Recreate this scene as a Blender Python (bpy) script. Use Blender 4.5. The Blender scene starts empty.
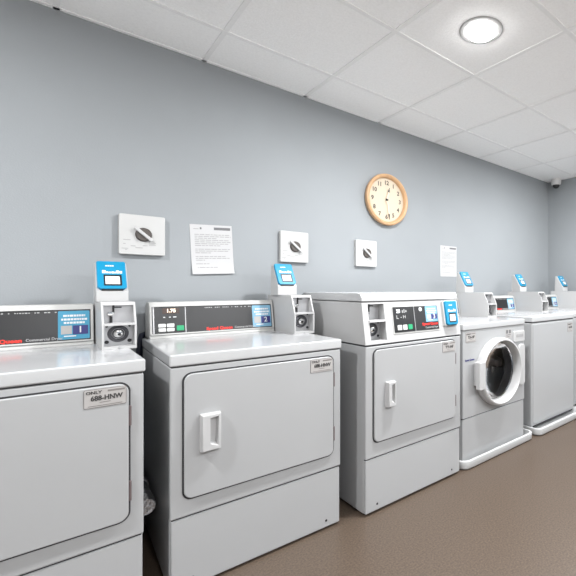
import bpy, bmesh, math, random
from mathutils import Matrix, Vector
C = bpy.context.scene.collection
PI = math.pi
rnd = random.Random(7)

# ------------------------------------------------------------------ materials
def srgb(r, g, b):
    f = lambda c: (c/255/12.92) if c/255 <= 0.04045 else ((c/255+0.055)/1.055)**2.4
    return (f(r), f(g), f(b), 1)

def mat(name, col, rough=0.5, metal=0.0, spec=0.5, noise=None, bump=None, coat=0.0):
    """noise=(scale, amount, detail) varies the colour; bump=(scale, strength, distance)"""
    m = bpy.data.materials.new(name); m.use_nodes = True
    nt = m.node_tree; b = nt.nodes['Principled BSDF']
    b.inputs['Base Color'].default_value = col
    b.inputs['Roughness'].default_value = rough
    b.inputs['Metallic'].default_value = metal
    b.inputs['Specular IOR Level'].default_value = spec
    b.inputs['Coat Weight'].default_value = coat
    if noise or bump:
        tc = nt.nodes.new('ShaderNodeTexCoord')
    if noise:
        n = nt.nodes.new('ShaderNodeTexNoise'); n.inputs['Scale'].default_value = noise[0]
        n.inputs['Detail'].default_value = noise[2] if len(noise) > 2 else 4
        nt.links.new(tc.outputs['Object'], n.inputs['Vector'])
        mr = nt.nodes.new('ShaderNodeMapRange')
        mr.inputs['From Min'].default_value = 0.3; mr.inputs['From Max'].default_value = 0.7
        mr.inputs['To Min'].default_value = 1-noise[1]; mr.inputs['To Max'].default_value = 1+noise[1]
        nt.links.new(n.outputs['Fac'], mr.inputs['Value'])
        mx = nt.nodes.new('ShaderNodeVectorMath'); mx.operation = 'SCALE'
        mx.inputs[0].default_value = col[:3]
        nt.links.new(mr.outputs['Result'], mx.inputs['Scale'])
        nt.links.new(mx.outputs['Vector'], b.inputs['Base Color'])
    if bump:
        n2 = nt.nodes.new('ShaderNodeTexNoise'); n2.inputs['Scale'].default_value = bump[0]; n2.inputs['Detail'].default_value = 5
        nt.links.new(tc.outputs['Object'], n2.inputs['Vector'])
        bp = nt.nodes.new('ShaderNodeBump'); bp.inputs['Strength'].default_value = bump[1]; bp.inputs['Distance'].default_value = bump[2]
        nt.links.new(n2.outputs['Fac'], bp.inputs['Height'])
        nt.links.new(bp.outputs['Normal'], b.inputs['Normal'])
    return m

def emit(name, col, s):
    m = bpy.data.materials.new(name); m.use_nodes = True
    b = m.node_tree.nodes['Principled BSDF']
    b.inputs['Base Color'].default_value = (.8, .8, .8, 1)
    b.inputs['Emission Color'].default_value = col
    b.inputs['Emission Strength'].default_value = s
    return m

M = {}
M['wall'] = mat('wall_paint', srgb(146, 150, 153), 0.75, spec=0.25, noise=(2.2, 0.025, 3), bump=(160, 0.10, 0.004))
M['plain'] = mat('pale_paint', srgb(242, 242, 242), 0.8, noise=(2, 0.02))
M['ceil'] = mat('ceiling_tile', srgb(249, 249, 249), 0.9, spec=0.1, noise=(95, 0.035, 6), bump=(140, 0.25, 0.004))
M['grid'] = mat('grid_paint', srgb(240, 240, 240), 0.6, noise=(20, 0.02))
M['floor'] = mat('floor_vinyl', srgb(84, 72, 62), 0.38, spec=0.4, noise=(120, 0.34, 8), bump=(260, 0.12, 0.002))
M['enamel'] = mat('white_enamel', srgb(163, 164, 165), 0.28, noise=(3, 0.012), coat=0.15)
M['cap'] = mat('lit_cap_enamel', srgb(180, 181, 182), 0.2, noise=(3, 0.012), coat=0.25)  # machine paint, lightened to carry the stronger light on the tops
M['side'] = mat('side_enamel', srgb(163, 164, 165), 0.3, noise=(6, 0.02))
M['plastic'] = mat('white_plastic', srgb(178, 178, 178), 0.4, noise=(5, 0.01))
M['greyframe'] = mat('pale_grey_plastic', srgb(182, 182, 180), 0.4, noise=(5, 0.015))
M['gap'] = mat('dark_gasket', srgb(44, 44, 46), 0.7, noise=(30, 0.1))
M['black'] = mat('black_panel', srgb(25, 25, 27), 0.35, noise=(40, 0.06))
M['module'] = mat('module_panel', srgb(17, 18, 20), 0.3, noise=(40, 0.06))
M['dark'] = mat('black_plastic', srgb(24, 24, 26), 0.4, noise=(30, 0.1))
M['red'] = mat('red_print', srgb(214, 40, 30), 0.5, noise=(30, 0.03))
M['whiteink'] = mat('white_print', srgb(212, 214, 216), 0.5, noise=(30, 0.02))
M['greyink'] = mat('grey_print', srgb(165, 165, 165), 0.5, noise=(30, 0.03))
M['blackink'] = mat('black_print', srgb(48, 46, 46), 0.6, noise=(30, 0.05))
M['midink'] = mat('faded_print', srgb(104, 104, 106), 0.7, noise=(60, 0.06))
M['softink'] = mat('light_print', srgb(150, 150, 150), 0.7, noise=(60, 0.05))
M['blue'] = mat('blue_label', srgb(56, 140, 172), 0.45, noise=(20, 0.03))
M['paleblue'] = mat('pale_blue_label', srgb(114, 160, 186), 0.45, noise=(20, 0.03))
M['navy'] = mat('navy_badge', srgb(40, 42, 108), 0.45, noise=(20, 0.03))
M['teal'] = mat('teal_plastic', srgb(0, 128, 168), 0.35, noise=(12, 0.03))
M['green'] = mat('green_button', srgb(22, 148, 98), 0.4, noise=(20, 0.04))
M['button'] = mat('pale_button', srgb(196, 196, 194), 0.4, noise=(20, 0.04))
M['amber'] = emit('amber_digits', srgb(255, 214, 150), 1.2)
M['bluewhite'] = emit('pale_digits', srgb(225, 232, 240), 0.9)
M['dispglass'] = mat('display_glass', srgb(62, 46, 40), 0.2, noise=(20, 0.05))
M['tag'] = mat('tag_plastic', srgb(168, 165, 163), 0.4, noise=(30, 0.03))
M['tagedge'] = mat('tag_border', srgb(120, 116, 114), 0.5, noise=(30, 0.05))
M['metal'] = mat('satin_metal', srgb(176, 176, 178), 0.38, metal=0.7, noise=(25, 0.06))
M['darkmetal'] = mat('dark_metal', srgb(92, 92, 96), 0.35, metal=0.8, noise=(25, 0.1))
M['chrome'] = mat('chrome', srgb(215, 215, 215), 0.12, metal=1.0, noise=(10, 0.03))
M['foil'] = mat('foil_duct', srgb(200, 200, 202), 0.22, metal=0.95, noise=(30, 0.15), bump=(60, 0.5, 0.01))
M['drum'] = mat('drum_steel', srgb(96, 93, 92), 0.28, metal=0.75, noise=(8, 0.2))
M['gasket'] = mat('door_gasket', srgb(58, 58, 60), 0.5, noise=(15, 0.1))
M['hinge'] = mat('hinge_steel', srgb(112, 100, 100), 0.4, metal=0.4, noise=(20, 0.1))
M['plate'] = mat('plate_enamel', srgb(182, 182, 181), 0.35, noise=(8, 0.015))
M['dial'] = mat('dial_grey', srgb(70, 64, 60), 0.45, noise=(60, 0.12))
M['paper'] = mat('notice_paper', srgb(184, 184, 185), 0.8, noise=(8, 0.01))
M['wood'] = mat('clock_wood', srgb(192, 154, 116), 0.45, noise=(14, 0.08, 6))
M['face'] = mat('clock_face', srgb(194, 181, 161), 0.6, noise=(10, 0.01))
M['ink'] = mat('numeral_ink', srgb(70, 66, 62), 0.6, noise=(30, 0.05))
M['hand'] = mat('pale_clock_hand', srgb(222, 206, 182), 0.5, noise=(30, 0.03))
M['cam'] = mat('camera_shell', srgb(208, 208, 208), 0.4, noise=(10, 0.01))
M['tray'] = mat('tray_plastic', srgb(190, 191, 191), 0.3, noise=(6, 0.015))
M['hose'] = mat('rubber_hose', srgb(38, 42, 58), 0.5, noise=(20, 0.1))
M['lamp'] = emit('lamp_diffuser', (1, 0.99, 0.97, 1), 26.0)
g = bpy.data.materials.new('door_glass'); g.use_nodes = True
gb = g.node_tree.nodes['Principled BSDF']
gb.inputs['Base Color'].default_value = (0.88, 0.88, 0.89, 1); gb.inputs['Roughness'].default_value = 0.03
gb.inputs['Transmission Weight'].default_value = 1.0; gb.inputs['IOR'].default_value = 1.15
_tc = g.node_tree.nodes.new('ShaderNodeTexNoise'); _tc.inputs['Scale'].default_value = 3
_mr = g.node_tree.nodes.new('ShaderNodeMapRange'); _mr.inputs['To Min'].default_value = 0.02; _mr.inputs['To Max'].default_value = 0.05
g.node_tree.links.new(_tc.outputs['Fac'], _mr.inputs['Value']); g.node_tree.links.new(_mr.outputs['Result'], gb.inputs['Roughness'])
M['glass'] = g

# ------------------------------------------------------------------ mesh helpers
OFF = Vector((0, 0, 0))          # shift applied to every local coordinate (corner -> base centre)

def merge(bm, t, mx=None):
    if mx is not None: bmesh.ops.transform(t, matrix=mx, verts=t.verts)
    me = bpy.data.meshes.new('tmp'); t.to_mesh(me); t.free(); bm.from_mesh(me); bpy.data.meshes.remove(me)

def box(bm, x0, x1, y0, y1, z0, z1, r=0.0, mx=None, seg=2):
    t = bmesh.new()
    vs = [t.verts.new((x, y, z)) for z in (z0, z1) for x, y in ((x0, y0), (x1, y0), (x1, y1), (x0, y1))]
    for f in ((3, 2, 1, 0), (4, 5, 6, 7), (0, 1, 5, 4), (1, 2, 6, 5), (2, 3, 7, 6), (3, 0, 4, 7)):
        t.faces.new([vs[i] for i in f])
    if r > 0: bmesh.ops.bevel(t, geom=list(t.edges), offset=r, segments=seg, affect='EDGES', profile=0.5)
    merge(bm, t, mx); return bm

def prism_x(bm, pts, x0, x1, r=0.0, mx=None, seg=2):
    """pts: (y,z) polygon extruded from x0 to x1"""
    t = bmesh.new()
    a = [t.verts.new((x0, y, z)) for y, z in pts]; b = [t.verts.new((x1, y, z)) for y, z in pts]
    t.faces.new(a); t.faces.new(list(reversed(b)))
    n = len(pts)
    for i in range(n): t.faces.new((a[i], b[i], b[(i+1) % n], a[(i+1) % n]))
    bmesh.ops.recalc_face_normals(t, faces=t.faces)
    if r > 0: bmesh.ops.bevel(t, geom=list(t.edges), offset=r, segments=seg, affect='EDGES', profile=0.5)
    merge(bm, t, mx); return bm

def rr_pts(x0, x1, z0, z1, r, n=6, corners=(1, 1, 1, 1)):
    """rounded rectangle outline, corners flagged BL, BR, TR, TL"""
    out = []
    for (cx, cz, a0, on) in ((x0, z0, PI, corners[0]), (x1, z0, 1.5*PI, corners[1]), (x1, z1, 0, corners[2]), (x0, z1, .5*PI, corners[3])):
        if not on or r <= 0: out.append((cx, cz)); continue
        ox = cx + (r if cx == x0 else -r); oz = cz + (r if cz == z0 else -r)
        for k in range(n+1):
            a = a0 + .5*PI*k/n; out.append((ox+r*math.cos(a), oz+r*math.sin(a)))
    return out

def plate(bm, pts, y0, y1, r=0.0, mx=None, seg=2):
    """(x,z) outline extruded from y0 (front) to y1, front rim rounded by r"""
    t = bmesh.new()
    a = [t.verts.new((x, y0, z)) for x, z in pts]; b = [t.verts.new((x, y1, z)) for x, z in pts]
    fa = t.faces.new(a); t.faces.new(list(reversed(b)))
    n = len(pts)
    for i in range(n): t.faces.new((a[i], b[i], b[(i+1) % n], a[(i+1) % n]))
    bmesh.ops.recalc_face_normals(t, faces=t.faces)
    if r > 0: bmesh.ops.bevel(t, geom=list(fa.edges), offset=r, segments=seg, affect='EDGES', profile=0.5)
    merge(bm, t, mx); return bm

def ring_plate(bm, outer, inner, y0, y1, mx=None):
    """frame between two outlines with the same number of points"""
    t = bmesh.new(); n = len(outer)
    L = [[t.verts.new((x, y, z)) for x, z in o] for o, y in ((outer, y0), (inner, y0), (inner, y1), (outer, y1))]
    for q in range(4):
        A, B = L[q], L[(q+1) % 4]
        for i in range(n): t.faces.new((A[i], A[(i+1) % n], B[(i+1) % n], B[i]))
    bmesh.ops.recalc_face_normals(t, faces=t.faces)
    merge(bm, t, mx); return bm

def lathe(bm, prof, mx, n=48, closed=False):
    """prof: (radius, height) revolved about local z; mx places it"""
    t = bmesh.new(); rows = []
    for r, h in prof:
        if r < 1e-6: rows.append([t.verts.new((0, 0, h))])
        else: rows.append([t.verts.new((r*math.cos(2*PI*k/n), r*math.sin(2*PI*k/n), h)) for k in range(n)])
    pairs = list(zip(rows, rows[1:])) + ([(rows[-1], rows[0])] if closed else [])
    for A, B in pairs:
        for k in range(n):
            k2 = (k+1) % n
            if len(A) == 1 and len(B) == 1: continue
            if len(A) == 1: t.faces.new((A[0], B[k], B[k2]))
            elif len(B) == 1: t.faces.new((A[k], B[0], A[k2]))
            else: t.faces.new((A[k], B[k], B[k2], A[k2]))
    bmesh.ops.recalc_face_normals(t, faces=t.faces)
    merge(bm, t, mx); return bm

def tube(bm, pts, r, n=12):
    t = bmesh.new(); rows = []
    pts = [Vector(p) for p in pts]
    for i, p in enumerate(pts):
        d = (pts[min(i+1, len(pts)-1)] - pts[max(i-1, 0)]).normalized()
        u = d.orthogonal().normalized() if i == 0 else (u - d*u.dot(d)).normalized()
        v = d.cross(u)
        rr = r[i] if isinstance(r, (list, tuple)) else r
        rows.append([t.verts.new(p + rr*(math.cos(2*PI*k/n)*u + math.sin(2*PI*k/n)*v)) for k in range(n)])
    for A, B in zip(rows, rows[1:]):
        for k in range(n): t.faces.new((A[k], A[(k+1) % n], B[(k+1) % n], B[k]))
    t.faces.new(rows[0]); t.faces.new(list(reversed(rows[-1])))
    bmesh.ops.recalc_face_normals(t, faces=t.faces)
    merge(bm, t); return bm

FRONT = lambda x, y, z: Matrix.Translation((x, y, z)) @ Matrix.Rotation(PI/2, 4, 'X')   # local z -> towards the viewer (-y)
DOWN = lambda x, y, z: Matrix.Translation((x, y, z)) @ Matrix.Rotation(PI, 4, 'X')

def link_mesh(name, me, m, parent):
    o = bpy.data.objects.new(name, me); C.objects.link(o)
    if m is not None: me.materials.append(M[m])
    if parent is not None: o.parent = parent
    return o

def obj(name, bm, m, parent=None, smooth=True, label=None):
    bmesh.ops.translate(bm, vec=OFF, verts=bm.verts)
    me = bpy.data.meshes.new(name); bm.to_mesh(me); bm.free()
    o = link_mesh(name, me, m, parent)
    if smooth:
        me.shade_smooth(); me.set_sharp_from_angle(angle=math.radians(46))
        wn = o.modifiers.new('weighted_normals', 'WEIGHTED_NORMAL'); wn.mode = 'FACE_AREA'; wn.weight = 50; wn.keep_sharp = True
    if label: o['label'] = label
    return o

def text(name, s, size, m, parent, mx, align='CENTER', sx=1.0, fat=0.0, thick=0.0004):
    cu = bpy.data.curves.new(name, 'FONT'); cu.body = s; cu.size = size; cu.align_x = align; cu.align_y = 'CENTER'
    cu.extrude = thick; cu.offset = fat; cu.resolution_u = 3
    t = bpy.data.objects.new('tmp', cu); C.objects.link(t)
    dg = bpy.context.evaluated_depsgraph_get()
    me = bpy.data.meshes.new_from_object(t.evaluated_get(dg)); me.name = name
    bpy.data.objects.remove(t); bpy.data.curves.remove(cu)
    me.transform(Matrix.Translation(OFF) @ mx @ Matrix.Diagonal((sx, 1, 1, 1)))
    me.materials.clear()
    return link_mesh(name, me, m, parent)

def thing(name, label, cat, loc, group=None, rotz=0):
    o = bpy.data.objects.new(name, None); C.objects.link(o)
    o.empty_display_size = 0.1; o.location = loc; o.rotation_euler = (0, 0, rotz)
    o['label'] = label; o['category'] = cat
    if group: o['group'] = group
    return o

def struct(name, bm, m, smooth=False):
    o = obj(name, bm, m, None, smooth); o['kind'] = 'structure'; return o

NB = bmesh.new

# ------------------------------------------------------------------ room shell
X0, X1, Y0, Y1, H = -2.7, 4.425, -2.3, 2.58, 2.46
struct('floor', box(NB(), X0-.1, X1+.1, Y0-.1, Y1+.1, -.1, 0), 'floor')
struct('ceiling', box(NB(), X0-.1, X1+.1, Y0-.1, Y1+.1, H, H+.1), 'ceil')
struct('wall_back', box(NB(), X0-.1, X1+.1, Y1, Y1+.1, 0, H), 'wall')
struct('wall_right', box(NB(), X1, X1+.1, Y0, Y1, 0, H), 'wall')
struct('wall_left', box(NB(), X0-.1, X0, Y0, Y1, 0, H), 'plain')
# wall behind the camera, with an unseen window added to let in fill light
WX0, WX1, WZ0, WZ1 = -0.4, 4.0, 0.12, 2.25
bm = NB()
box(bm, X0-.1, WX0, Y0-.1, Y0, 0, H); box(bm, WX1, X1+.1, Y0-.1, Y0, 0, H)
box(bm, WX0, WX1, Y0-.1, Y0, 0, WZ0); box(bm, WX0, WX1, Y0-.1, Y0, WZ1, H)
struct('wall_front', bm, 'plain')
bm = NB()
for k in range(5):
    xx = WX0 + (WX1-WX0)*k/4; box(bm, xx-.025, xx+.025, Y0-.08, Y0-.02, WZ0, WZ1)
box(bm, WX0, WX1, Y0-.08, Y0-.02, WZ0, WZ0+.05); box(bm, WX0, WX1, Y0-.08, Y0-.02, WZ1-.05, WZ1)
struct('fill_window_1', bm, 'plastic')  # frame of the unseen window added for fill light
# suspended ceiling grid
bm = NB(); w = .0115
gx, gy, P = 1.271, 1.600, .6085
for k in range(-8, 8):
    x = gx + k*P
    if X0 < x < X1: box(bm, x-w, x+w, Y0, Y1, H-.004, H)
    y = gy + k*P
    if Y0 < y < Y1: box(bm, X0, X1, y-w, y+w, H-.0045, H)
box(bm, X0, X1, Y1-.02, Y1, H-.004, H); box(bm, X1-.02, X1, Y0, Y1, H-.004, H)
struct('trim_1', bm, 'grid')

# ------------------------------------------------------------------ ceiling lights
def downlight(x, y, label, power):
    t = thing('ceiling_light', label, 'ceiling light', (x, y, H), 'round ceiling downlights')
    mx = DOWN(0, 0, 0)
    obj('trim_ring', lathe(NB(), [(.076, .0), (.077, .004), (.104, .0045), (.110, .001), (.110, 0)], mx, closed=True), 'plastic', t)
    obj('diffuser', lathe(NB(), [(.0755, .001), (.0750, .006), (.066, .018), (.048, .027), (.026, .032), (0, .034)], mx), 'lamp', t)
    l = bpy.data.lights.new('downlight_lamp', 'AREA'); l.shape = 'DISK'; l.size = .15; l.energy = power
    l.color = (.98, .99, 1)
    lo = bpy.data.objects.new('lamp', l); C.objects.link(lo); lo.location = (0, 0, -.038); lo.parent = t
    return t
LP = 38
lx, ly = 1.576, 1.296
downlight(lx, ly, 'round white recessed ceiling light glowing in a tile over the dryers', LP)
downlight(lx+3*P, ly, 'round recessed ceiling light over the far washers', LP)
downlight(lx-4*P, ly, 'unseen round ceiling light added over the left end of the dryer row', LP)  # this light and those below are unseen, added to balance the brightness
downlight(lx+4*P, ly-4*P, 'unseen round ceiling light added in front of the far end wall', LP)
downlight(lx+2*P, ly-4*P, 'unseen round ceiling light added near the right half of the added window', LP)
downlight(lx, ly-4*P, 'unseen round ceiling light added near the middle of the added window', LP)
downlight(lx-2*P, ly-4*P, 'unseen round ceiling light added near the left half of the added window', LP)

# ------------------------------------------------------------------ shared machine parts
def slope(y0, z0, y1, z1):
    """frame on a leaning face: x stays, local z runs up the face, local -y points out of it"""
    return Matrix.Translation((0, y0, z0)) @ Matrix.Rotation(-math.atan2(y1-y0, z1-z0), 4, 'X')

def tmx(mx, u, v, d=0.0008, rot=0):
    return mx @ Matrix.Translation((u, -d, v)) @ Matrix.Rotation(PI/2, 4, 'X') @ Matrix.Rotation(rot, 4, 'Z')

def number_label(con, mx, u0, u1, v0, v1, num, d):
    w, h = u1-u0, v1-v0
    obj('number_label', plate(NB(), rr_pts(u0, u1, v0, v1, .004), -d-.0008, -d, mx=mx), 'blue' if num == '1' else 'paleblue', con, label='blue price sticker')
    bm = NB()
    for (a, b, c) in ((.16, .86, .83), (.10, .92, .70), (.18, .84, .58)):
        x = u0 + a*w
        while x < u0 + b*w:
            l = rnd.uniform(.05, .12)*w; l = min(l, u0+b*w-x)
            box(bm, x, x+l, -d-.0014, -d-.0008, v0+(c-.035)*h, v0+(c+.035)*h, mx=mx); x += l + .018*w
    box(bm, u0+.18*w, u0+.56*w, -d-.0014, -d-.0008, v0+.09*h, v0+.13*h, mx=mx)
    obj('sticker_print', bm, 'whiteink', con)
    obj('white_patch', box(NB(), u0+.09*w, u0+.43*w, -d-.0014, -d-.0008, v0+.18*h, v0+.48*h, mx=mx), 'tag', con)
    obj('number_badge', box(NB(), u0+.46*w, u0+.95*w, -d-.0014, -d-.0008, v0+.16*h, v0+.48*h, mx=mx), 'navy', con)
    text('number', num, .040, 'whiteink', con, tmx(mx, u0+.70*w, v0+.32*h, d+.0019), fat=.0004)

def id_tag(par, x0, x1, z0, z1, y, code, name='tag'):
    """small grey machine tag on a front face at depth y"""
    w, h = x1-x0, z1-z0
    o = obj('id_tag', plate(NB(), rr_pts(x0, x1, z0, z1, .004), y-.0012, y), 'tagedge', par, label='small grey machine number tag')
    return o
def tag_print(par, x0, x1, z0, z1, y, code):
    w, h = x1-x0, z1-z0; e = .0018
    obj('tag_face', plate(NB(), rr_pts(x0+e, x1-e, z0+e, z1-e, .003), y-.0018, y-.0012), 'tag', par)
    I = Matrix.Translation((0, y, 0))
    text('tag_code', code, h*.36, 'blackink', par, tmx(I, x0+.53*w, z0+.50*h, .0023), fat=.0007, sx=.74*w/(h*.36*.62*len(code)))
    if w > .08:
        text('tag_heading', 'ONLY', h*.22, 'blackink', par, tmx(I, x0+.05*w, z0+.82*h, .0023), 'LEFT', fat=.0003, sx=1.1)
    bm = NB()
    box(bm, x0+.55*w, x0+.96*w, y-.0022, y-.0017, z0+.80*h, z0+.90*h)
    box(bm, x0+.36*w, x0+.62*w, y-.0022, y-.0017, z0+.25*h, z0+.29*h)
    box(bm, x0+.10*w, x0+.90*w, y-.0022, y-.0017, z0+.09*h, z0+.125*h)
    obj('tag_lines', bm, 'tagedge', par)

def reader_face(rd, mx, u0, u1, v0, v1, d=.0):
    """teal face plate with its print and screen; lies on the leaning frame mx"""
    w, h = u1-u0, v1-v0; c = .10*w
    pts = [(u0+c, v0), (u1-c, v0), (u1, v0+c), (u1, v1-.05*w), (u1-.05*w, v1), (u0+.05*w, v1), (u0, v1-.05*w), (u0, v0+c)]
    obj('teal_cover', plate(NB(), pts, -d-.014, -d, .003, mx), 'teal', rd, label='bright teal front cover')
    y = d+.014
    bm = NB()
    for k in range(4): box(bm, u0+(.30+.075*k)*w, u0+(.36+.075*k)*w, -y-.0006, -y, v0+.80*h, v0+.845*h, mx=mx)
    x = u0+.18*w
    for l, hh in ((.12, .11), (.06, .07), (.09, .06), (.08, .07), (.05, .06), (.10, .11), (.09, .09)):
        box(bm, x, x+l*w, -y-.0006, -y, v0+.545*h, v0+(.545+hh)*h, mx=mx); x += (l+.015)*w
    obj('cover_print', bm, 'whiteink', rd)
    obj('screen_bezel', plate(NB(), rr_pts(u0+.22*w, u0+.83*w, v0+.10*h, v0+.49*h, .003), -y-.0012, -y, mx=mx), 'dark', rd)
    obj('reader_screen', plate(NB(), rr_pts(u0+.27*w, u0+.76*w, v0+.15*h, v0+.43*h, .002), -y-.002, -y-.0012, mx=mx), 'whiteink', rd)
    obj('cover_base', box(NB(), u0+c*1.3, u1-c*1.3, -d-.008, -d, v0-.004, v0+.002, mx=mx), 'dark', rd)

def card_reader(root, x0, x1, yb, zb, z0, z1, y0, y1):
    """reader on top of a coin box: x range, base z, teal face from (y0,z0) to (y1,z1)"""
    rd = obj('card_reader', prism_x(NB(), [(y0-.004, zb), (y0-.004, z0-.006), (y1, z1), (y1+.022, z1), (y1+.03, z0), (y1+.03, zb)], x0-.005, x1+.005, .004), 'plastic', root)
    mx = slope(y0, z0, y1, z1)
    reader_face(rd, mx, x0, x1, 0, math.hypot(y1-y0, z1-z0))
    return rd

def coin_fittings(cb, x0, x1, zb, zs, zt, yp):
    """what is inside the two compartments: x range, bottom, shelf, top, depth of the back plates"""
    w = x1-x0; cx = (x0+x1)/2
    obj('slide_plate', box(NB(), x0, x1, yp, yp+.004, zs, zt), 'metal', cb)
    obj('lock_plate', box(NB(), x0, x1, yp-.01, yp, zb, zs), 'metal', cb)
    bm = NB(); sx = x0+.27*w
    box(bm, sx+.004, sx+.011, yp-.006, yp, zs+.045, zt-.003, .001)
    box(bm, sx-.005, sx+.004, yp-.012, yp, zs+.006, zs+.032, .001)
    box(bm, x0+.38*w, x0+.62*w, yp-.003, yp, zt-.014, zt-.009)
    obj('coin_slot', bm, 'dark', cb)
    bm = NB()
    lathe(bm, [(0, .012), (.008, .011), (.010, .006), (.010, 0)], FRONT(sx-.004, yp, zs+.042), 20)
    box(bm, sx-.002, sx+.010, yp-.010, yp, zs+.039, zs+.050, .002)
    obj('coin_lever', bm, 'chrome', cb)
    lc = (zb+zs)/2 + .004
    obj('lock_ring', lathe(NB(), [(.022, .010), (.026, .016), (.034, .014), (.036, .010)], FRONT(cx, yp, lc), 32, closed=True), 'darkmetal', cb)
    obj('lock_cylinder', lathe(NB(), [(0, .020), (.013, .020), (.017, .017), (.021, .010)], FRONT(cx, yp, lc), 32), 'chrome', cb)
    obj('key_hole', lathe(NB(), [(0, .0215), (.006, .0215), (.006, .019)], FRONT(cx+.003, yp, lc-.003), 20), 'dark', cb)
    for sx, sz in ((x0+.12*w, zb+.016), (x1-.12*w, zb+.018), (x0+.12*w, zs-.010), (x1-.12*w, zs-.010)):
        r = .0075 if sz < lc else .0045
        obj('bolt', lathe(NB(), [(0, .013), (r*.8, .013), (r, .0105)], FRONT(sx, yp, sz), 14), 'dark', cb)

def coin_box(root, x0, x1, yf, yb, zb, h=.212, k=1.0):
    """free-standing coin box with two open compartments on its front"""
    zs, zt = zb+h*.53, zb+h
    prof = [(yf, zb), (yf-.002, zs-.006), (yf+.006, zs+.012), (yf+.040, zt-.012), (yf+.048, zt), (yf+.07, zt), (yf+.07, zb)]
    bm = NB(); t = .007
    prism_x(bm, [(yf+.07, zb), (yf+.07, zt), (yb, zt), (yb, zb)], x0, x1)
    prism_x(bm, prof, x0, x0+t); prism_x(bm, prof, x1-t, x1)
    box(bm, x0+t, x1-t, yf, yf+.07, zb, zb+.012)
    box(bm, x0+t, x1-t, yf-.004, yf+.07, zs-.004, zs+.005)
    prism_x(bm, [(yf+.037, zt-.012), (yf+.048, zt), (yf+.07, zt), (yf+.07, zt-.012)], x0+t, x1-t)
    cb = obj('coin_box', bm, 'plastic', root)
    coin_fittings(cb, x0+t, x1-t, zb+.012, zs, zt-.010, yf+.058)
    obj('seam_screw', lathe(NB(), [(0, .002), (.004, .0015), (.005, 0)], FRONT((x0+x1)/2, yf, zb+.006), 14), 'metal', cb)
    return cb

# ------------------------------------------------------------------ control consoles at the back of a machine
def console(root, x0, x1, yb, zb, num, display, ch=.182):
    y0, z0, y1, z1 = yb, zb, yb+.032, zb+ch
    bm = NB()
    prism_x(bm, [(y0-.010, z0), (y0-.004, z0+.014), (y0, z0+.018), (y1, z1), (y1+.07, z1), (y1+.10, z1-.02), (y1+.10, z0)], x0, x1, .006)
    con = obj('control_console', bm, 'greyframe', root)
    mx = slope(y0, z0+.018, y1, z1); L = math.hypot(y1-y0, z1-z0-.018)
    u0, u1, v0, v1 = x0+.012, x1-.012, .006, L-.024
    ring_bm = ring_plate(NB(), rr_pts(u0-.008, u1+.008, v0-.006, v1+.010, .006), rr_pts(u0, u1, v0, v1, .003), -.008, .002, mx)
    obj('panel_bezel', ring_bm, 'greyframe', con)
    obj('control_panel', plate(NB(), rr_pts(u0, u1, v0, v1, .003), -.002, .001, mx=mx), 'black', con)
    H_ = v1-v0
    d = .002
    # price module at the left
    m1 = u0+.145
    obj('price_module', box(NB(), u0+.012, m1-.004, -d-.001, -d, v0+.006, v1-.006, mx=mx), 'module', con)
    obj('panel_divider', box(NB(), m1-.002, m1+.001, -d-.0015, -d, v0+.002, v1-.002, mx=mx), 'metal', con)
    obj('module_edge', box(NB(), u0+.005, u0+.010, -d-.0015, -d, v0+.002, v1-.002, mx=mx), 'metal', con)
    obj('price_display', box(NB(), u0+.045, u0+.118, -d-.0018, -d-.001, v1-.036, v1-.008, mx=mx), 'dispglass', con)
    text('display_digits', display, .024, 'amber', con, tmx(mx, u0+.082, v1-.022, d+.0022), fat=.0006)
    bm = NB()
    for (a, b) in ((.048, .056), (.072, .080), (.090, .104)): box(bm, u0+a, u0+b, -d-.0016, -d-.001, v1-.056, v1-.052, mx=mx)
    obj('module_print', bm, 'whiteink', con)
    for r in range(2):
        for c in range(2):
            obj('push_button', plate(NB(), rr_pts(u0+.026+.036*c, u0+.058+.036*c, v0+.010+.022*r, v0+.028+.022*r, .004), -d-.004, -d-.001, .001, mx), 'button', con)
    obj('start_button', plate(NB(), rr_pts(u0+.104, u0+.136, v0+.012, v0+.038, .004), -d-.004, -d-.001, .001, mx), 'green', con, label='green start button')
    # row of fine print, brand strip, sticker
    bm = NB(); x = m1+.09
    while x < u1-.115:
        l = rnd.choice((.004, .006, .008)); box(bm, x, x+l, -d-.0006, -d, v1-.012, v1-.008, mx=mx); x += l + rnd.choice((.003, .003, .014))
    obj('fine_print', bm, 'greyink', con)
    bx = u1-.345
    text('brand_lettering', 'Speed Queen', .021, 'red', con, tmx(mx, bx, v0+.012, d+.0006), 'LEFT', fat=.0010, sx=1.12)
    text('type_lettering', 'Commercial Dryer' if num in '12' else 'Commercial Washer', .0155, 'greyink', con, tmx(mx, u1-.206, v0+.012, d+.0006), 'LEFT', fat=.0002, sx=.95)
    number_label(con, mx, u1-.108, u1-.004, v0+.006, v1-.006, num, d)
    return con

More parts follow.
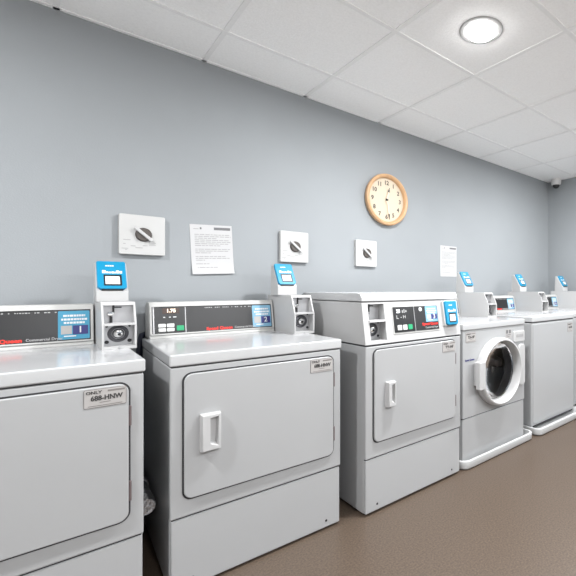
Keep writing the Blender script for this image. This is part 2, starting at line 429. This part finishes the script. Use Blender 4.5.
# ------------------------------------------------------------------ dryers
DW, DD = .711, .715
def dryer_shell(root, top_cap=True, dz=0):
    bm = NB(); box(bm, 0, DW, .022, DD, .012, .866, .006)
    obj('body', bm, 'side', root)
    bm = NB(); box(bm, 0, DW, 0, .03, .291, .866, .006)
    obj('front_panel', bm, 'enamel', root)
    bm = NB(); box(bm, .003, DW-.003, .004, .03, .012, .285, .006)
    kp = obj('kick_panel', bm, 'enamel', root)
    obj('seam', box(NB(), .006, DW-.006, .010, .03, .284, .292), 'gap', kp)
    for sx in (.075, DW-.075):
        obj('screw', lathe(NB(), [(0, .002), (.005, .0015), (.006, 0)], FRONT(sx, .004, .045), 14), 'dark', kp)
    for sx in (.05, DW-.05):
        for sy in (.06, DD-.06):
            obj('foot', lathe(NB(), [(.024, 0), (.024, .010), (.010, .014), (.010, .03), (0, .03)], Matrix.Translation((sx, sy, -dz)), 16), 'dark', root)

def pocket_handle(bm, x0, x1, z0, z1, y):
    """raised grip with a scooped hollow, deep on its left"""
    t = bmesh.new(); p = .032
    V = lambda x, yy, z: t.verts.new((x, yy, z))
    w = x1-x0
    back = [V(x0, y, z0), V(x1, y, z0), V(x1, y, z1), V(x0, y, z1)]
    fr = [V(x0+.004, y-p, z0+.006), V(x1-.002, y-p*.75, z0+.006), V(x1-.002, y-p*.75, z1-.003), V(x0+.004, y-p, z1-.003)]
    ix0, ix1 = x0+.43*w, x1-.010
    inn = [V(ix0, y-p*.88, z0+.030), V(ix1, y-p*.78, z0+.016), V(ix1, y-p*.78, z1-.012), V(ix0, y-p*.88, z1-.016)]
    deep = [V(ix0+.002, y-.003, z0+.034), V(ix1-.010, y-.008, z0+.034), V(ix1-.006, y-.006, z1-.020), V(ix0+.002, y-.003, z1-.020)]
    for A, B in ((back, fr), (fr, inn), (inn, deep)):
        for i in range(4): t.faces.new((A[i], A[(i+1) % 4], B[(i+1) % 4], B[i]))
    t.faces.new(deep); t.faces.new(list(reversed(back)))
    bmesh.ops.recalc_face_normals(t, faces=t.faces)
    es = [e for e in t.edges if e.verts[0] in fr and e.verts[1] in fr]
    bmesh.ops.bevel(t, geom=es, offset=.003, segments=2, affect='EDGES', profile=.5)
    merge(bm, t); return bm

def dryer_door(root, x0, x1, z0, z1, hx0, hx1, hz0, hz1, code, tx0, tx1):
    dr = obj('door', plate(NB(), rr_pts(x0, x1, z0, z1, .030, 8), -.012, .002, .004), 'enamel', root)
    g = .0055
    obj('door_gasket', plate(NB(), rr_pts(x0-g, x1+g, z0-g, z1+g, .034, 8), -.0035, .002), 'gap', dr)
    obj('handle', pocket_handle(NB(), hx0, hx1, hz0, hz1, -.012), 'plastic', dr)
    for hz in (z1-.115, z0+.10):
        obj('hinge', box(NB(), x1+.0005, x1+.008, -.010, .002, hz-.035, hz+.035, .002), 'hinge', dr)
    id_tag(dr, tx0, tx1, z1-.068, z1-.006, -.012, code); tag_print(dr, tx0, tx1, z1-.068, z1-.006, -.012, code)
    return dr

def rear_console_dryer(x, y, dz, num, label, code, rot, con, coin, ch, rx, rz0, rz1):
    global OFF
    OFF = Vector((-DW/2, -DD/2, 0))
    a = math.radians(rot); c, s_ = math.cos(a), math.sin(a)
    t = thing('clothes_dryer', label, 'dryer', (x+DW/2*c-DD/2*s_, y+DW/2*s_+DD/2*c, dz), 'coin operated dryers', a)
    dryer_shell(t, dz=dz)
    obj('top_cap', box(NB(), -.002, DW+.005, -.003, DD+.004, .870, .915, .006, seg=3), 'cap', t)
    obj('cap_seam', box(NB(), .004, DW-.004, .003, DD-.004, .864, .871), 'gap', t)
    dryer_door(t, .044, .667, .360, .838, .095, .167, .530, .677, code, .548, .660)
    console(t, con, coin-.004, .628, .914, num, '1.75')
    coin_box(t, coin, coin+.114, .350, .742, .915, ch)
    card_reader(t, coin+rx, coin+rx+.104, .62, .915+ch-.001, rz0, rz1, .546, .622)
    OFF = Vector((0, 0, 0))
    return t

rear_console_dryer(-.447, 1.776, -.003, '1', 'white coin dryer in the left foreground, numbered 1, cut off by the picture edge', '688-HNW', -.3, .036, .623, .194, .0, 1.160, 1.285)
rear_console_dryer(.346, 1.786, -.002, '2', 'white coin dryer numbered 2 with console at the back, second from the left', '688-HNW', -1.7, .016, .628, .212, -.012, 1.184, 1.305)

# front-control dryer -------------------------------------------------
def front_console_dryer(x, y, label):
    global OFF
    W = .714
    OFF = Vector((-W/2, -DD/2, 0))
    t = thing('clothes_dryer', label, 'dryer', (x+W/2, y+DD/2, 0), 'coin operated dryers')
    dryer_shell(t)
    dryer_door(t, .048, .655, .370, .846, .114, .172, .540, .674, 'TY-HF', .540, .648)
    obj('cap_seam', box(NB(), .004, W-.008, .003, DD-.004, .865, .877), 'gap', t)
    # tall console over the whole depth, hollow at the left for the coin slide
    zb, zt = .875, 1.092; ya, yt = 0.0, .037
    yy = lambda z: ya + (yt-ya)*(z-zb)/(zt-zb)
    hx0, hx1, hz0, hz1 = .036, .138, .891, 1.082
    def sl(bm, xa, xb, za, zc, yb=.09): prism_x(bm, [(yy(za), za), (yy(zc), zc), (yb, zc), (yb, za)], xa, xb)
    bm = NB()
    sl(bm, 0, hx0, zb, zt); sl(bm, hx1, W, zb, zt); sl(bm, hx0, hx1, zb, hz0); sl(bm, hx0, hx1, hz1, zt)
    zm = (hz0+hz1)/2+.006
    prism_x(bm, [(yy(zm)-.010, zm-.004), (yy(zm)-.008, zm+.005), (.09, zm+.005), (.09, zm-.004)], hx0-.003, hx1+.006)
    prism_x(bm, [(.09, zb), (.09, zt), (DD+.02, zt), (DD+.02, zb)], 0, W)
    con = obj('control_console', bm, 'plastic', t)
    obj('console_lid', prism_x(NB(), [(yt-.005, zt+.004), (yt-.002, zt+.026), (yt+.010, zt+.044), (yt+.04, zt+.048), (DD-.05, zt+.048), (DD+.02, zt+.02), (DD+.02, zt+.004)], -.002, W+.002, .004), 'cap', con)
    coin_fittings(con, hx0, hx1, hz0, zm-.004, hz1, .078)
    mx = slope(ya, zb, yt, zt); d = 0.0
    L = math.hypot(yt-ya, zt-zb)
    u0, u1, v0, v1 = .192, .528, .048, .188
    obj('panel_frame', plate(NB(), rr_pts(u0-.006, u1+.006, v0-.008, v1+.008, .005), -.003, .001, .001, mx), 'greyframe', con)
    obj('control_panel', plate(NB(), rr_pts(u0, u1, v0, v1, .003), -.005, -.003, mx=mx), 'black', con)
    m1 = .342
    obj('price_module', box(NB(), u0+.008, m1-.006, -.006, -.005, v0+.006, v1-.006, mx=mx), 'module', con)
    obj('panel_divider', box(NB(), m1-.002, m1+.001, -.0065, -.005, v0, v1, mx=mx), 'metal', con)
    text('display_digits', '25', .026, 'bluewhite', con, tmx(mx, u0+.022, v1-.024, .0065), 'LEFT', fat=.0010)
    bm = NB()
    for (a, b, z0, z1) in ((.062, .068, .018, .034), (.074, .080, .014, .034), (.086, .094, .020, .030), (.020, .024, .046, .062), (.020, .034, .062, .065), (.048, .056, .056, .060), (.066, .070, .046, .064), (.080, .084, .046, .064), (.072, .080, .054, .057)):
        box(bm, u0+a, u0+b, -.0066, -.006, v1-z1, v1-z0, mx=mx)
    obj('module_print', bm, 'greyink', con)
    for c in range(3):
        obj('start_button' if c == 2 else 'push_button', plate(NB(), rr_pts(u0+.020+.038*c, u0+.050+.038*c, v0+.012, v0+.040, .004), -.009, -.006, .001, mx), 'green' if c == 2 else 'button', con, label='green start button' if c == 2 else None)
    obj('round_emblem', lathe(NB(), [(0, .0008), (.012, .0008), (.012, 0)], mx @ Matrix.Translation((m1+.050, -.005, v1-.018)) @ Matrix.Rotation(PI/2, 4, 'X'), 24), 'whiteink', con, label='round white emblem')
    number_label(con, mx, .428, .524, v0+.046, v1-.002, '3', .005)
    text('brand_lettering', 'Speed Queen', .020, 'red', con, tmx(mx, u1-.006, v0+.034, .0057), 'RIGHT', fat=.0010, sx=1.15)
    text('type_lettering', 'Commercial Dryer', .0140, 'greyink', con, tmx(mx, u1-.008, v0+.014, .0057), 'RIGHT', fat=.0002, sx=.95)
    rd = obj('card_reader', plate(NB(), rr_pts(.566, .676, .056, .214, .010), -.020, .001, .006, mx), 'plastic', t)
    reader_face(rd, mx, .573, .671, .064, .209, .020)
    obj('side_stud', lathe(NB(), [(0, .010), (.004, .010), (.005, 0)], mx @ Matrix.Translation((.676, -.014, .150)) @ Matrix.Rotation(PI/2, 4, 'Y'), 12), 'dark', rd)
    OFF = Vector((0, 0, 0))
front_console_dryer(1.170, 1.715, 'white coin dryer numbered 3 with tall front console, between dryer 2 and the front-loading washer')

# ------------------------------------------------------------------ washers
WW, WD = .70, .70
def tray(x0, x1, y0, y1, label):
    global OFF
    cx, cy = (x0+x1)/2, (y0+y1)/2; w, d = (x1-x0)/2, (y1-y0)/2
    t = bmesh.new(); loops = []
    for ins, z, r in ((.012, 0, .05), (0, .012, .055), (-.004, .052, .06), (.0, .058, .058), (.012, .058, .05), (.016, .052, .046), (.022, .012, .04)):
        loops.append([t.verts.new((x, y, z)) for x, y in rr_pts(-w+ins, w-ins, -d+ins, d-ins, r, 6)])
    n = len(loops[0])
    for A, B in zip(loops, loops[1:]):
        for i in range(n): t.faces.new((A[i], A[(i+1) % n], B[(i+1) % n], B[i]))
    t.faces.new(loops[-1]); t.faces.new(list(reversed(loops[0])))
    bmesh.ops.recalc_face_normals(t, faces=t.faces)
    o = obj('drip_tray', t, 'tray'); o.location = (cx, cy, 0)
    o['label'] = label; o['category'] = 'drip tray'; o['group'] = 'washer drip trays'
    return o

def washer_base(t, front_hole=None):
    z0 = .05
    bm = NB()
    if front_hole:                       # open-fronted shell: sides, back, top, bottom
        box(bm, 0, .02, .02, WD, z0, .888, .004); box(bm, WW-.02, WW, .02, WD, z0, .888, .004)
        box(bm, .02, WW-.02, WD-.02, WD, z0, .888); box(bm, .02, WW-.02, .03, WD-.02, z0, z0+.02); box(bm, .02, WW-.02, .03, WD-.02, .868, .888)
    else:
        box(bm, 0, WW, 0, WD, z0, .884, .010, seg=3)
    obj('body', bm, 'enamel' if not front_hole else 'side', t)
    for sx in (.06, WW-.06):
        for sy in (.07, WD-.07):
            obj('foot', lathe(NB(), [(.022, .0135), (.022, .024), (.010, .028), (.010, z0+.004), (0, z0+.004)], Matrix.Translation((sx, sy, 0)), 16), 'dark', t)

def washer_top(t, num, lid, dy=0):
    tc = obj('top_cap', box(NB(), -.003, WW+.003, -.006, WD+.004, .890, .932, .007, seg=3), 'cap', t)
    obj('cap_seam', box(NB(), .006, WW-.006, .006, WD-.004, .882, .892), 'gap', t)
    if lid:
        ld = obj('lid', plate(NB(), rr_pts(.09, WW-.09, .06, .52, .04, 6), -.9375, -.931, .002, Matrix.Rotation(PI, 4, 'X') @ Matrix.Rotation(PI/2, 4, 'X') if False else Matrix(((1,0,0,0),(0,0,1,0),(0,-1,0,0),(0,0,0,1)))), 'cap', t)
    cx0 = WW-.108
    console(t, .02, cx0-.004, .560+dy, .930, num, '1.50', .160)
    coin_box(t, cx0, cx0+.112, .262+dy, .66+dy, .931, .198)
    card_reader(t, cx0+.006, cx0+.106, .60, 1.128, 1.182, 1.298, .512+dy, .582+dy)

def front_load_washer(x, y):
    global OFF
    OFF = Vector((-WW/2, -WD/2, 0))
    t = thing('washing_machine', 'white front-loading washer with round glass door, standing in a tray beside dryer 3', 'washing machine', (x+WW/2, y+WD/2, 0), 'coin operated washers')
    washer_base(t, True); washer_top(t, '4', False)
    cx, cz, R = .352, .587, .222
    # front panel with a round hole
    tb = bmesh.new(); n = 64; x0, x1, z0, z1 = 0, WW, .322, .888
    def edge(a):
        c, s = math.cos(a), math.sin(a); k = 1e9
        if c > 1e-9: k = min(k, (x1-cx)/c)
        if c < -1e-9: k = min(k, (x0-cx)/c)
        if s > 1e-9: k = min(k, (z1-cz)/s)
        if s < -1e-9: k = min(k, (z0-cz)/s)
        return (cx+k*c, cz+k*s)
    angs = sorted([2*PI*k/n for k in range(n)] + [math.atan2(b-cz, a-cx) % (2*PI) for a in (x0, x1) for b in (z0, z1)])
    L = [[tb.verts.new((p[0], yq, p[1])) for p in (edge(a) if o else (cx+R*math.cos(a), cz+R*math.sin(a)) for a in angs)] for o, yq in ((0, .03), (0, 0), (1, 0), (1, .03))]
    m_ = len(angs)
    for A, B in zip(L, L[1:]):
        for i in range(m_): tb.faces.new((A[i], A[(i+1) % m_], B[(i+1) % m_], B[i]))
    bmesh.ops.recalc_face_normals(tb, faces=tb.faces)
    fp = obj('front_panel', tb, 'enamel', t)
    I = Matrix.Identity(4)
    obj('side_moulding', plate(NB(), rr_pts(.612, .694, .435, .745, .03), -.016, .0, .008), 'plastic', fp)
    dw = obj('detergent_drawer', plate(NB(), rr_pts(.555, .692, .765, .845, .012), -.012, .0, .004), 'plastic', fp)
    kp = obj('kick_panel', box(NB(), .002, WW-.002, .003, .03, .026, .314, .006), 'enamel', t)
    obj('seam', box(NB(), .006, WW-.006, .010, .03, .313, .323), 'gap', kp)
    obj('drawer_grip', plate(NB(), rr_pts(.580, .670, .800, .822, .006), -.0135, -.012), 'softink', fp)
    obj('id_tag', plate(NB(), rr_pts(.030, .128, .810, .876, .004), -.0012, 0), 'tagedge', fp, label='small grey machine number tag'); tag_print(fp, .030, .128, .810, .876, 0, 'TX-HF')
    obj('paper_sticker', plate(NB(), rr_pts(.462, .532, .800, .866, .003), -.001, 0), 'tag', fp)
    bm = NB()
    for a, b, c, d_ in ((.468, .492, .835, .860), (.502, .526, .835, .860), (.470, .524, .822, .827), (.470, .510, .810, .814)): box(bm, a, b, -.0016, -.001, c, d_)
    obj('sticker_print', bm, 'midink', fp)
    text('brand_lettering', 'Speed Queen', .017, 'navy', fp, tmx(I, .022, .695), 'LEFT', fat=.0006)
    # drum and gasket behind the hole
    dm = obj('drum', lathe(NB(), [(.228, -.031), (.212, -.07), (.224, -.10)] + [(.234 if k % 2 else .222, -.12-.021*k) for k in range(17)] + [(.20, -.47), (0, -.48)], FRONT(cx, 0, cz), 64), 'drum', t)
    obj('gasket', lathe(NB(), [(.2215, -.012), (.214, -.022), (.212, -.05), (.206, -.075), (.218, -.088), (.226, -.06), (.226, -.03)], FRONT(cx, 0, cz), 64, closed=True), 'gasket', dm)
    for k in range(3):
        a = 2*PI*k/3+.5
        obj('drum_rib', box(NB(), -.03, .03, .10, .45, -.232, -.165, .015, Matrix.Translation((cx, 0, cz)) @ Matrix.Rotation(a, 4, 'Y')), 'drum', dm)
    for rr in (.20, .15, .10, .05):
        obj('drum_ring', lathe(NB(), [(rr-.008, -.470), (rr, -.462), (rr+.008, -.470)], FRONT(cx, 0, cz), 48, closed=True), 'metal', dm)
    # door
    ring = [(.230, .001), (.235, .028), (.232, .052), (.225, .064), (.217, .066), (.211, .060), (.207, .030), (.205, -.012), (.211, -.016), (.216, .001)]
    dr = obj('door', lathe(NB(), ring, FRONT(cx, 0, cz), 72, closed=True), 'plastic', t)
    obj('door_glass', lathe(NB(), [(.203, -.004), (.198, -.006), (.180, -.034), (.155, -.060), (.10, -.085), (0, -.092), (0, -.098), (.103, -.091), (.160, -.066), (.186, -.039), (.203, -.012)], FRONT(cx, 0, cz), 64, closed=False), 'glass', dr)
    obj('inner_trim', lathe(NB(), [(.2035, .004), (.197, .005), (.195, -.004), (.2035, -.003)], FRONT(cx, 0, cz), 64, closed=True), 'chrome', dr, label='bright metal trim ring')
    hb = NB()
    plate(hb, rr_pts(.078, .138, .503, .688, .010), -.082, -.045, .008)
    box(hb, .112, .134, -.050, 0, .52, .67)
    obj('handle', hb, 'plastic', dr)
    OFF = Vector((0, 0, 0))

def top_load_washer(x, y, num, label, code, dy=0):
    global OFF
    OFF = Vector((-WW/2, -WD/2, 0))
    t = thing('washing_machine', label, 'washing machine', (x+WW/2, y+WD/2, 0), 'coin operated washers')
    washer_base(t); washer_top(t, num, True, dy)
    bm = NB(); plate(bm, rr_pts(.012, WW-.012, .075, .874, .014), -.006, .002, .004)
    fp = obj('front_panel', bm, 'enamel', t)
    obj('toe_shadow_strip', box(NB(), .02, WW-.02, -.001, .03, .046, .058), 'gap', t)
    id_tag(fp, .575, .665, .770, .852, -.006, code)
    tag_print(fp, .575, .665, .770, .852, -.006, code)
    OFF = Vector((0, 0, 0))

front_load_washer(1.928, 1.738)
top_load_washer(2.797, 1.777, '5', 'white top-loading washer with a plain front, right of the front-loading washer', '64-HN')
top_load_washer(3.60, 1.825, '6', 'white top-loading washer beside the end wall, mostly out of the picture', '65-HN', -.075)
tray(1.905, 2.715, 1.702, 2.500, 'white plastic drip tray under the front-loading washer')
tray(2.770, 3.520, 1.690, 2.540, 'white plastic drip tray under the plain-fronted washer')
tray(3.545, 4.345, 1.740, 2.560, 'white plastic drip tray under the washer by the end wall')

# ------------------------------------------------------------------ things on the walls
def wall_plate(x0, x1, z0, z1, label):
    cx, cz = (x0+x1)/2, (z0+z1)/2; w, h = x1-x0, z1-z0
    t = thing('wall_control_plate', label, 'wall plate', (cx, Y1, cz), 'wall plates with rotary knobs')
    obj('plate', plate(NB(), rr_pts(-w/2, w/2, -h/2, h/2, .007, 4), -.026, 0, .0025), 'plate', t)
    obj('dial', lathe(NB(), [(0, .012), (.031, .012), (.034, .008), (.036, 0)], FRONT(.004, -.026, .002), 40), 'dial', t, label='dark grey dial')
    r = Matrix.Translation((.004, 0, .002)) @ Matrix.Rotation(math.radians(42), 4, 'Y')
    obj('knob_bar', box(NB(), -.052, .046, -.047, -.036, -.0075, .0075, .003, r), 'plastic', t)
    bm = NB()
    for k in range(4): box(bm, .026, .056-.006*(k % 2), -.0266, -.026, -.052+.006*k, -.049+.006*k)
    for (a, b, c) in ((-.080, -.050, -.030), (-.080, -.070, -.050), (-.050, -.030, -.060), (-.086, -.060, -.074), (-.072, -.064, -.080), (-.03, .0, -.068), (.0, .02, -.056)):
        box(bm, a, b, -.0266, -.026, c, c+.0035)
    obj('plate_print', bm, 'softink', t)
wall_plate(.279, .473, 1.337, 1.540, 'square white metal wall plate with grey knob, nearest the left, above dryers 1 and 2')
wall_plate(1.094, 1.284, 1.335, 1.536, 'square white metal wall plate with grey knob, above the card reader of dryer 2')
wall_plate(1.658, 1.845, 1.328, 1.526, 'square white metal wall plate with grey knob, under the clock')

def notice(cx, cz, w, h, rot, label, curl):
    t = thing('wall_notice', label, 'notice', (cx, Y1, cz), 'paper notices on the wall')
    t.rotation_euler = (0, rot, 0)
    yv = lambda u, v: -.0008 - curl*max(0, -v/h-.15)**2 - curl*.3*max(0, abs(u)/w-.3)**2
    def sheet(u0, u1, v0, v1, off, th, bm, nu=6, nv=10):
        q = bmesh.new(); S = []
        for f in (off, off-th):
            S.append([[q.verts.new((u0+(u1-u0)*i/nu, yv(u0+(u1-u0)*i/nu, v0+(v1-v0)*j/nv)-f, v0+(v1-v0)*j/nv)) for i in range(nu+1)] for j in range(nv+1)])
        for A in S:
            for j in range(nv):
                for i in range(nu): q.faces.new((A[j][i], A[j][i+1], A[j+1][i+1], A[j+1][i]))
        A, B = S
        rim = [(0, i) for i in range(nu)] + [(j, nu) for j in range(nv)] + [(nv, i) for i in range(nu, 0, -1)] + [(j, 0) for j in range(nv, 0, -1)]
        for (a, b), (c, d) in zip(rim, rim[1:]+rim[:1]): q.faces.new((A[a][b], A[c][d], B[c][d], B[a][b]))
        bmesh.ops.recalc_face_normals(q, faces=q.faces)
        merge(bm, q); return bm
    obj('sheet', sheet(-w/2, w/2, -h/2, h/2, 0, .0008, NB()), 'paper', t)
    bm = NB()
    sheet(.06*w, .46*w, .40*h, .455*h, .0003, .0003, bm, 2, 1)
    sheet(-.27*w, -.23*w, .405*h, .445*h, .0003, .0003, bm, 1, 1)
    obj('heading_band', bm, 'midink', t)
    bm = NB(); v = .30
    ends = (.42, .45, .10, .40, .44, .38, .20, None, .42, .40, -.05, None, .30, .40, -.2, None, -.1, None, .1)
    for e in ends:
        if e is not None:
            x = -.40
            while x < e:
                l = min(rnd.uniform(.05, .16), e-x+.01)
                sheet(x*w, (x+l)*w, (v-.008)*h, (v+.008)*h, .0003, .0003, bm, 1, 1); x += l+.018
        v -= .037
    sheet(-.42*w, -.30*w, .405*h, .42*h, .0003, .0003, bm, 1, 1)
    obj('printed_lines', bm, 'softink', t)
notice(.707, 1.388, .219, .281, math.radians(-2.8), 'white printed notice sheet taped to the wall above dryer 2', .09)
notice(2.668, 1.411, .214, .280, 0, 'white printed notice sheet on the wall near the far washers', .02)

# clock
CX, CZ = 1.947, 1.862
t = thing('wall_clock', 'round wall clock with pale wooden frame and cream face', 'clock', (CX, Y1, CZ))
obj('frame', lathe(NB(), [(.188, 0), (.198, .006), (.2035, .022), (.200, .040), (.190, .046), (.180, .043), (.172, .030), (.170, .010), (.170, 0)], FRONT(0, 0, 0), 96, closed=True), 'wood', t, label='pale wooden rim')
fc = obj('face', lathe(NB(), [(0, .014), (.172, .014), (.172, .002), (0, .002)], FRONT(0, 0, 0), 72), 'face', t)
I = Matrix.Identity(4)
for k in range(1, 13):
    a = math.radians(30*k); text('numeral', str(k), .046, 'ink', fc, tmx(I, .134*math.sin(a), .134*math.cos(a), .0150), fat=.0012)
def hand(name, ang, L, wd, tip, d):
    r = Matrix.Rotation(math.radians(ang), 4, 'Y')
    h = obj(name, box(NB(), -wd/2, wd/2, -d-.002, -d, -.02, L, 0, r), 'hand', t)
    bm = NB(); plate(bm, [(-wd*.75, L-tip), (wd*.75, L-tip), (wd*.2, L+.004), (-wd*.2, L+.004)], -d-.0028, -d-.0002, mx=r)
    obj('hand_tip', bm, 'dark', h, label='black hand tip')
hand('hour_hand', 14.5, .095, .010, .030, .020)
hand('minute_hand', 171, .148, .008, .036, .024)
obj('hand_hub', lathe(NB(), [(0, .031), (.007, .031), (.009, .027), (.009, .014)], FRONT(0, 0, 0), 20), 'dark', t)

# security camera
t = thing('security_camera', 'small white dome camera on the ceiling in the far corner', 'camera', (4.365, 2.44, H))
obj('housing', lathe(NB(), [(0, 0), (.058, 0), (.060, .03), (.054, .062), (.046, .070), (0, .070)], DOWN(0, 0, 0), 36), 'cam', t)
obj('lens_dome', lathe(NB(), [(.040, .069), (.038, .085), (.027, .100), (.012, .107), (0, .108)], DOWN(0, 0, 0), 32), 'dark', t, label='black dome lens')

# foil vent duct between the dryers and a hose
t = thing('vent_duct', 'crinkled silver foil duct low in the gap between dryers 1 and 2', 'duct', (.322, 2.57, 0))
pts, rad = [], []
for k in range(61):
    q = k/60; pts.append((-.014*q+.002*math.sin(9*q), -.55*q, .27+.006*math.sin(6*q))); rad.append(.033 + (.004 if k % 2 else -.002))
obj('duct_tube', tube(NB(), pts, rad, 20), 'foil', t)
obj('duct_strap', tube(NB(), [(-.007, -.30, .272), (-.0075, -.33, .272)], .0375, 20), 'metal', t)
obj('wall_collar', tube(NB(), [(0, .010, .27), (0, -.020, .27)], .042, 20), 'metal', t)
o = obj('water_hose', tube(NB(), [(.360, 2.563, .0), (.360, 2.564, .3), (.360, 2.564, .7), (.364, 2.564, .88), (.375, 2.564, .925), (.395, 2.564, .935), (.42, 2.564, .90), (.426, 2.564, .7), (.426, 2.563, .3)], .013, 20), 'hose')
o['label'] = 'dark blue hose looped behind the gap between dryers 1 and 2'; o['category'] = 'hose'

# ------------------------------------------------------------------ light outside, camera, view
wd = bpy.data.worlds.new('World'); bpy.context.scene.world = wd; wd.use_nodes = True
bg = wd.node_tree.nodes['Background']; bg.inputs['Color'].default_value = (.90, .95, 1.0, 1); bg.inputs['Strength'].default_value = 0.5
nt = wd.node_tree; tc = nt.nodes.new('ShaderNodeTexCoord'); sp = nt.nodes.new('ShaderNodeSeparateXYZ'); cr = nt.nodes.new('ShaderNodeValToRGB')
cr.color_ramp.elements[0].position = .47; cr.color_ramp.elements[0].color = (2.6, 2.6, 2.55, 1)     # bright lower half, made up to throw light onto the ceiling
cr.color_ramp.elements[1].position = .53; cr.color_ramp.elements[1].color = (.62, .72, .85, 1)      # hazy sky
mr = nt.nodes.new('ShaderNodeMapRange'); mr.inputs['From Min'].default_value = -1
nt.links.new(tc.outputs['Generated'], sp.inputs[0]); nt.links.new(sp.outputs['Z'], mr.inputs['Value']); nt.links.new(mr.outputs['Result'], cr.inputs['Fac']); nt.links.new(cr.outputs['Color'], bg.inputs['Color'])
l = bpy.data.lights.new('fill_window_portal', 'AREA'); l.shape = 'RECTANGLE'; l.size = WX1-WX0; l.size_y = WZ1-WZ0; l.cycles.is_portal = True
lo = bpy.data.objects.new('fill_window_portal', l); C.objects.link(lo); lo.location = ((WX0+WX1)/2, Y0-.09, (WZ0+WZ1)/2); lo.rotation_euler = (PI/2, 0, 0)

cam = bpy.data.cameras.new('Camera'); co = bpy.data.objects.new('Camera', cam); C.objects.link(co)
co.location = (0, 0, 1.166); co.rotation_euler = (PI/2, 0, -math.radians(44.7515))
cam.sensor_fit = 'HORIZONTAL'; cam.sensor_width = 36; cam.lens = 403.485/576*36; cam.shift_x = -152/576; cam.clip_start = .02
sc = bpy.context.scene; sc.camera = co
sc.view_settings.view_transform = 'Standard'; sc.view_settings.look = 'None'; sc.view_settings.gamma = 1
sc.view_settings.use_curve_mapping = False; sc.view_settings.exposure = 0.48
sc.cycles.use_denoising = True; sc.cycles.max_bounces = 10; sc.cycles.diffuse_bounces = 6; sc.cycles.sample_clamp_indirect = 6
